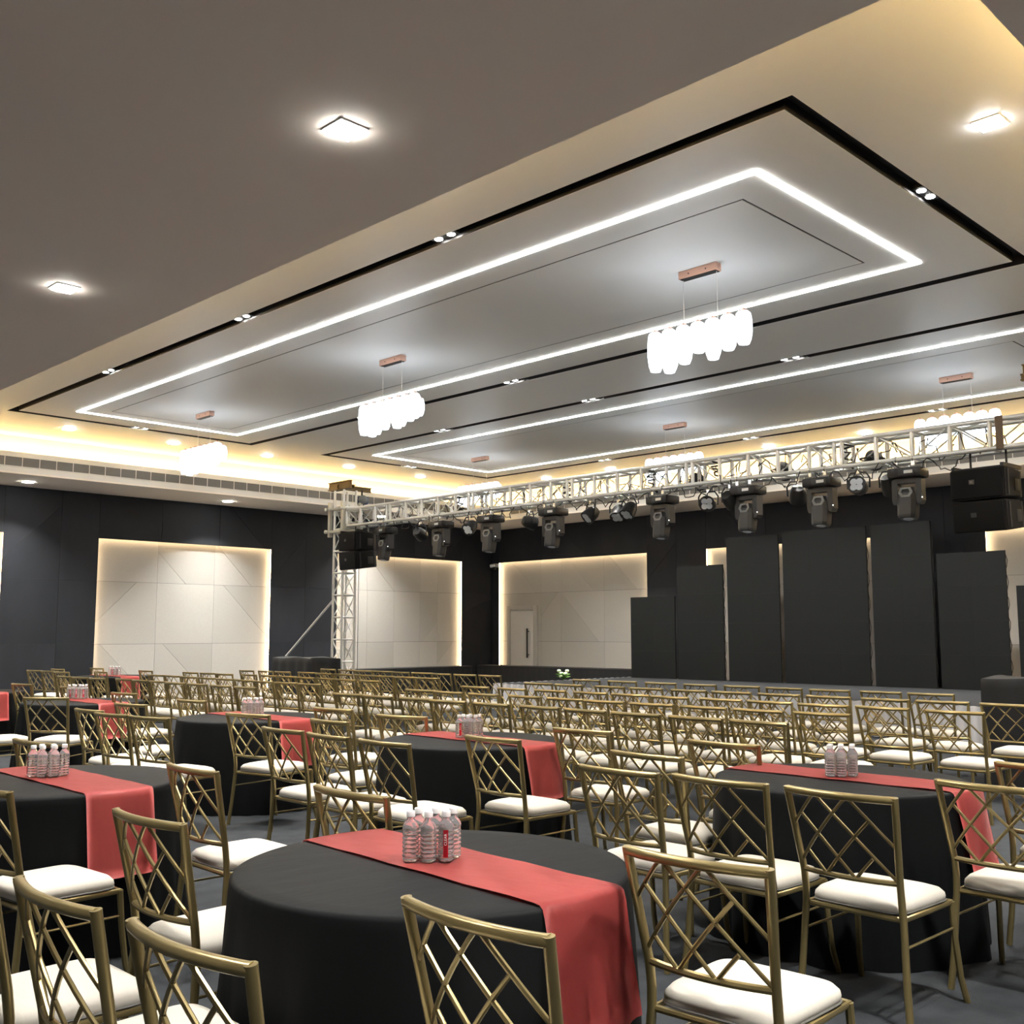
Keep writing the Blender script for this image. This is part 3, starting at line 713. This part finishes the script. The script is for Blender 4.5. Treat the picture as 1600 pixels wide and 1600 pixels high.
bm = bmesh.new(); sweep(bm, [(.085, -.205, .402), (.085, .205, .402), (.30, .208, .402), (.50, .211, .402), (.50, -.211, .402), (.30, -.208, .402)], .0115, 8, closed=True); CSF = fin(bm, 'seat_frame', 'gold', True)
def stretchers():
    return [[(.074, s*.213, .30), (.505, s*.213, .30)] for s in (-1, 1)]
CTR = tubem('top_rail', 'gold', RAIL_T, .0155, 10); CBR = tubem('lower_rail', 'gold', RAIL_B, .0115, 8)
CPO = [tubem('back_post', 'gold', back_post(s), .0145, 10) for s in (1, -1)]
CFL = [tubem('front_leg', 'gold', front_leg(s), .0135, 8) for s in (1, -1)]
CLA = [tubem('lattice_bar', 'gold', l, .0068, 7) for l in LAT]
CST = [tubem('stretcher', 'gold', l, .0055, 6) for l in stretchers()]
bm = bmesh.new()
for l in LAT: sweep(bm, l[::2], .0068, 5)
CLF = fin(bm, 'lattice', 'gold', True)
bm = bmesh.new(); sweep(bm, RAIL_T[::2], .0155, 7); CTRf = fin(bm, 'top_rail_far', 'gold', True)
bm = bmesh.new(); sweep(bm, RAIL_B[::2], .0115, 6); CBRf = fin(bm, 'lower_rail_far', 'gold', True)
CPOf = [tubem('back_post_far', 'gold', back_post(s), .0145, 6) for s in (1, -1)]
CFLf = [tubem('front_leg_far', 'gold', front_leg(s), .0135, 6) for s in (1, -1)]
def chair(x, y, rz, label, group, near):
    t = thing('lattice_chair', label, 'chair', (x, y, 0), rz, group)
    s = ob('seat', CU, t); ob('seat_frame', CSF, t)
    if near:
        ob('piping', CPI, s)
        ob('top_rail', CTR, t); ob('lower_rail', CBR, t)
        for m in CPO: ob('back_post', m, t)
        for m in CFL: ob('leg', m, t)
        for m in CLA: ob('lattice_bar', m, t)
        for m in CST: ob('stretcher', m, t)
    else:
        ob('top_rail', CTRf, t); ob('lower_rail', CBRf, t); ob('lattice', CLF, t)
        for m in CPOf: ob('back_post', m, t)
        for m in CFLf: ob('leg', m, t)
    return t

rj = random.Random(11)
RB = [(10.88, [9.44, 8.84, 8.2, 7.59, 7.01, 6.43, 5.86, 5.28, 4.74]),
      (9.74, [9.26, 8.73, 8.09, 7.53, 6.94, 6.40, 5.83, 5.27, 4.68, 4.14, 3.55]),
      (8.62, [9.21, 8.6, 8.02, 7.44, 6.9, 6.37, 5.8, 5.27, 4.71, 4.18, 3.55]),
      (7.66, [9.12, 8.6, 8.05, 7.48, 6.92, 6.42, 5.86, 5.31, 4.77, 4.22]),
      (6.66, [9.05, 8.55, 7.99, 7.48, 6.9, 6.33, 5.79, 5.25, 4.69, 4.15])]
LB = [(10.95, [11.42, 11.95, 12.47, 12.98, 13.48, 13.98, 14.48, 14.98, 15.5]),
      (9.80, [11.44, 11.95, 12.46, 12.96, 13.46, 13.96, 14.46, 14.96, 15.46, 15.95]),
      (8.70, [11.36, 11.88, 12.38, 12.88, 13.38, 13.87, 14.36, 14.85, 15.34, 15.83]),
      (7.62, [11.18, 11.70, 12.22, 12.73, 13.23, 13.73, 14.24, 14.74, 15.24]),
      (6.62, [11.05, 11.60, 12.16, 12.69, 13.22, 13.72, 14.22, 14.72, 15.21, 15.70])]
for blk, who in ((RB, 'right of the aisle'), (LB, 'left of the aisle')):
    for r, (x, ys) in enumerate(blk):
        for k, y in enumerate(ys):
            chair(x+rj.uniform(-.025, .025)-(.02*k if who[0] == 'l' and r in (1, 2, 4) and k > 6 else 0), y, R(rj.uniform(-4, 4)),
                  'gold theatre-row chair, %s row from the stage, %s seat %s' % (ORD[r], ORD[k], who), 'gold chairs in theatre rows', False)
TABLES = [  # x, y, name, chairs (x, y, angle, where)
 (2.30, 2.66, 'the nearest table', [(1.09, 2.66, 0, 'near side, middle'), (1.12, 2.06, 2, 'near side, right'), (1.07, 3.27, 0, 'near side, left edge of photo'), (1.75, 3.52, 2, 'left side, nearer'), (2.59, 3.50, 0, 'left side, farther'), (1.665, 1.785, 0, 'right side, nearer'), (2.52, 1.79, 3, 'right side, farther')]),
 (2.24, 5.55, 'the table at the left edge', [(1.60, 4.66, 4, 'right side, nearer'), (2.51, 4.63, -1, 'right side, farther'), (2.46, 6.42, 5, 'far left side')]),
 (5.12, 2.72, 'the right-hand table', [(3.88, 3.18, -1, 'near side, left'), (3.92, 2.65, 0, 'near side, middle'), (3.94, 2.10, -1, 'near side, right'), (4.46, 3.46, -2, 'left side, nearer'), (5.23, 3.50, 0, 'left side, farther'), (4.56, 1.74, -2, 'right side, nearer'), (5.40, 1.80, 0, 'right side, farther')]),
 (5.12, 5.52, 'the middle table', [(3.92, 6.05, 0, 'near side, left'), (3.89, 5.50, -4, 'near side, middle'), (3.89, 4.94, 0, 'near side, right'), (4.54, 6.40, -2, 'left side, nearer'), (5.18, 6.36, 12, 'left side, farther'), (4.49, 4.65, -1, 'right side, nearer'), (5.27, 4.61, 4, 'right side, farther')]),
 (5.12, 8.42, 'the table left of the middle one', [(3.78, 8.72, 3, 'near side, left'), (3.71, 8.15, 6, 'near side, middle'), (3.77, 7.63, 10, 'near side, right'), (4.34, 9.15, 8, 'left side, nearer'), (4.98, 9.24, 4, 'left side, farther'), (4.45, 7.36, 12, 'right side, nearer'), (5.27, 7.38, 6, 'right side, farther')]),
 (4.98, 11.65, 'the small table on the far left', [(3.72, 11.25, 0, 'near side'), (4.17, 10.62, 36, 'right side, nearer'), (5.08, 10.88, 6, 'right side, farther'), (5.2, 12.55, 4, 'left side')]),
 (4.80, 14.62, 'the table cut by the left edge', [(5.08, 13.72, 8, 'right side')]),
 (8.28, 18.15, 'the farthest table by the left wall', [(7.10, 17.50, 6, 'near side, right'), (7.12, 18.12, 4, 'near side, middle'), (7.09, 18.62, 8, 'near side, left'), (7.62, 18.96, 4, 'left side, nearer'), (8.32, 18.95, 4, 'left side, farther'), (7.60, 17.16, 0, 'right side, nearer'), (8.36, 17.12, 0, 'right side, farther')]),
]
for tx, ty, nm, chs in TABLES:
    for (x, y, a, where) in chs:
        chair(x, y, R(a), 'gold lattice chair at %s, %s' % (nm, where), 'gold chairs around the round tables', x+y < 15)

# ------------------------------------------------------------------ tables, cloths, runners, bottles
TR, TZ = .632, .755
def cloth_mesh(seed):
    bm = bmesh.new(); n = 128; rr = random.Random(seed); ph = [rr.uniform(0, 6.28) for _ in range(5)]
    prof = [(.0, 0), (.2, 0), (.4, 0), (.55, 0), (TR-.012, 0), (TR-.002, -.004), (TR+.003, -.014), (TR+.006, -.04), (TR+.012, -.12), (TR+.024, -.3), (TR+.036, -.5), (TR+.046, -.66), (TR+.05, -.752)]
    c = bm.verts.new((0, 0, TZ)); rings = []
    for r, dz in prof[1:]:
        am = max(0, -dz-.03)*.032; rg = []
        for k in range(n):
            a = 2*PI*k/n; w = math.sin(11*a+ph[0])*.6+math.sin(17*a+ph[1])*.5+math.sin(6*a+ph[2])*.4+.35*math.sin(29*a+ph[3])
            rg.append(bm.verts.new(((r+am*w)*math.cos(a), (r+am*w)*math.sin(a), TZ+dz+(.0012*math.sin(3*a+ph[4])*(r > .1) if dz > -.01 else 0))))
        rings.append(rg)
    for k in range(n): bm.faces.new((c, rings[0][k], rings[0][(k+1) % n]))
    for A, B in zip(rings, rings[1:]):
        for k in range(n): bm.faces.new((A[k], B[k], B[(k+1) % n], A[(k+1) % n]))
    me = fin(bm, 'tablecloth', 'black_cloth'); me.polygons.foreach_set('use_smooth', [True]*len(me.polygons)); return me
CLOTHS = [cloth_mesh(s) for s in (1, 5, 9)]
TTOP = lathem('table_top', 'dark_grey_plastic', [(TR-.03, TZ-.03), (TR-.02, TZ-.025), (TR-.02, TZ-.006)], 48)
TPED = lathem('table_pedestal', 'black_plastic', [(.28, .002), (.28, .03), (.05, .06), (.045, TZ-.05), (.2, TZ-.03)], 20)
def runner_mesh(hang_r, hang_l, seed):
    bm = bmesh.new(); rr = random.Random(seed); nx = 12; w = .165; cols_ = []
    for i in range(nx+1):
        x = -w+2*w*i/nx; ye = math.sqrt((TR+.012)**2-x*x); path = []
        for k in range(5): path.append((ye+.014+.05*(1-k/4)+.005*math.sin(i*1.3+k)*(1-k/4), TZ-.02-hang_l*(1-k/4)))
        for k, (dy, dz) in enumerate(((.006, -.006), (-.006, .003), (-.03, .006))): path.append((ye+dy, TZ+dz))
        for k in range(1, 12): path.append((ye-.03-(2*ye-.06)*k/12, TZ+.006+.0015*math.sin(i*.9+k*1.7+seed)))
        for k, (dy, dz) in enumerate(((-.03, .006), (-.006, .003), (.006, -.006))): path.append((-ye-dy, TZ+dz))
        for k in range(8):
            t = k/7; path.append((-ye-.014-.062*t-.008*math.sin(i*.8+seed)*t-.003*math.sin(i*1.9+k*.5)*t, TZ-.03-hang_r*t))
        cols_.append([(x*(1+.0*k), y, z) for k, (y, z) in enumerate(path)])
    V = [[bm.verts.new(p) for p in c] for c in cols_]
    for a, b in zip(V, V[1:]):
        for k in range(len(a)-1): bm.faces.new((a[k], a[k+1], b[k+1], b[k]))
    bmesh.ops.solidify(bm, geom=bm.faces[:], thickness=.0025)
    me = fin(bm, 'table_runner', 'red_runner'); me.polygons.foreach_set('use_smooth', [True]*len(me.polygons)); return me
# bottle
def bottle_parts():
    prof = [(0, .0), (.022, 0), (.0265, .006)]
    for k in range(13):
        z = .01+k*.0068; prof.append(((.0270 if k % 2 else .0244), z))
    prof += [(.0268, .100), (.0262, .108), (.022, .118), (.015, .128), (.0115, .133), (.0112, .139), (0, .139)]
    return lathem('bottle_body', 'clear_plastic', prof, 18), lathem('bottle_cap', 'white_cap', [(.0, .139), (.0138, .139), (.0142, .142), (.0142, .154), (.0128, .157), (0, .157)], 16)
BB, BC = bottle_parts()
bm = bmesh.new(); A = []; B = []
for k in range(6):
    a = -.30+.6*k/5; A.append(bm.verts.new((.0274*math.cos(a), .0274*math.sin(a), .014))); B.append(bm.verts.new((.0274*math.cos(a), .0274*math.sin(a), .100)))
for k in range(5): bm.faces.new((A[k], A[k+1], B[k+1], B[k]))
bmesh.ops.solidify(bm, geom=bm.faces[:], thickness=-.0004)
BLAB = fin(bm, 'bottle_label', 'label_red')
fc = bpy.data.curves.new('label_text', 'FONT'); fc.body = 'CLEAR'; fc.size = .0125; fc.extrude = .0002; fc.align_x = 'CENTER'; fc.align_y = 'CENTER'
fo = bpy.data.objects.new('label_text', fc); COL.objects.link(fo)
dg = bpy.context.evaluated_depsgraph_get(); BTXT = bpy.data.meshes.new_from_object(fo.evaluated_get(dg)); BTXT.materials.clear(); BTXT.materials.append(MATS['white_print'])
bpy.data.objects.remove(fo)
# text: reading upward on the +X face
TXTROT = Matrix(((0, 0, 1), (0, 1, 0), (1, 0, 0)))
RUN = [(runner_mesh(.31, .26, 2), 0), (runner_mesh(.35, .26, 5), 0), (runner_mesh(.33, .26, 8), 0)]
SEEN = {(0, 0, 2), (3, 0, 0), (1, 0, 0), (5, 0, 0), (5, 0, 1), (5, 0, 2), (7, 0, 1)}
for ti, (tx, ty, nm, chs) in enumerate(TABLES):
    tb = thing('round_table', 'round table under the black cloth, ' + nm, 'table', (tx, ty, 0), group='round tables')
    ob('table_top', TTOP, tb); ob('pedestal', TPED, tb)
    tag(ob('tablecloth', CLOTHS[ti % 3], None, (tx, ty, 0), rz=ti*.7), 'black floor-length cloth on ' + nm, 'tablecloth', 'black round tablecloths')
    tag(ob('table_runner', RUN[ti % 3][0], None, (tx+(.06 if ti != 7 else 0), ty, .0015), rz=R(-3 if ti == 0 else 0)), 'coral red runner across ' + nm, 'table runner', 'coral red table runners')
    if ti == 6: continue
    bxp, byp = {0: (2.325, 2.69), 1: (2.24, 5.64), 2: (5.14, 2.72), 3: (5.16, 5.58), 4: (5.15, 8.44), 5: (5.06, 12.0), 7: (8.3, 18.18)}[ti]
    e1 = Vector((math.sin(YAW), -math.cos(YAW), 0)); e2 = Vector((math.cos(YAW), math.sin(YAW), 0))
    for row in (0, 1):
        for c in range(3):
            j = rj.uniform(-.003, .003); sp = .0575 if ti not in (5,) else .075
            p = Vector((bxp, byp, 0))+e1*((c-1)*sp+(row-.5)*.022+j)+e2*((row-.5)*.058+abs(j)-(.012 if c == 1 and row == 0 else 0))
            b = thing('water_bottle', 'clear water bottle on %s, %s row, %s' % (nm, ('front', 'back')[row], ('left', 'middle', 'right')[c]), 'bottle', (p.x, p.y, TZ+.0125), group='water bottles on the tables')
            ob('body', BB, b); ob('cap', BC, b)
            ang = {(0, 0, 2): YAW+PI, (3, 0, 0): YAW+PI+.4, (1, 0, 0): YAW+PI-.9, (5, 0, 0): YAW+PI+.8, (5, 0, 1): YAW+PI+.8, (5, 0, 2): YAW+PI+.8, (7, 0, 1): YAW+PI}.get((ti, row, c), YAW+rj.uniform(-.8, .8))
            if (ti, row, c) not in SEEN: continue
            lb = ob('label', BLAB, b, rz=ang)
            tm = ob('label_print', BTXT, lb); tm.rotation_euler = (PI/2, 0, PI/2); 
            tm.matrix_local = Matrix.Translation((.0281, 0, .070)) @ Matrix.Rotation(-PI/2, 4, 'X') @ Matrix.Rotation(PI/2, 4, 'Y') @ Matrix.Rotation(PI, 4, 'Z') if False else Matrix.Translation((.0281, 0, .070)) @ Matrix(((0, 0, 1, 0), (0, -1, 0, 0), (1, 0, 0, 0), (0, 0, 0, 1)))
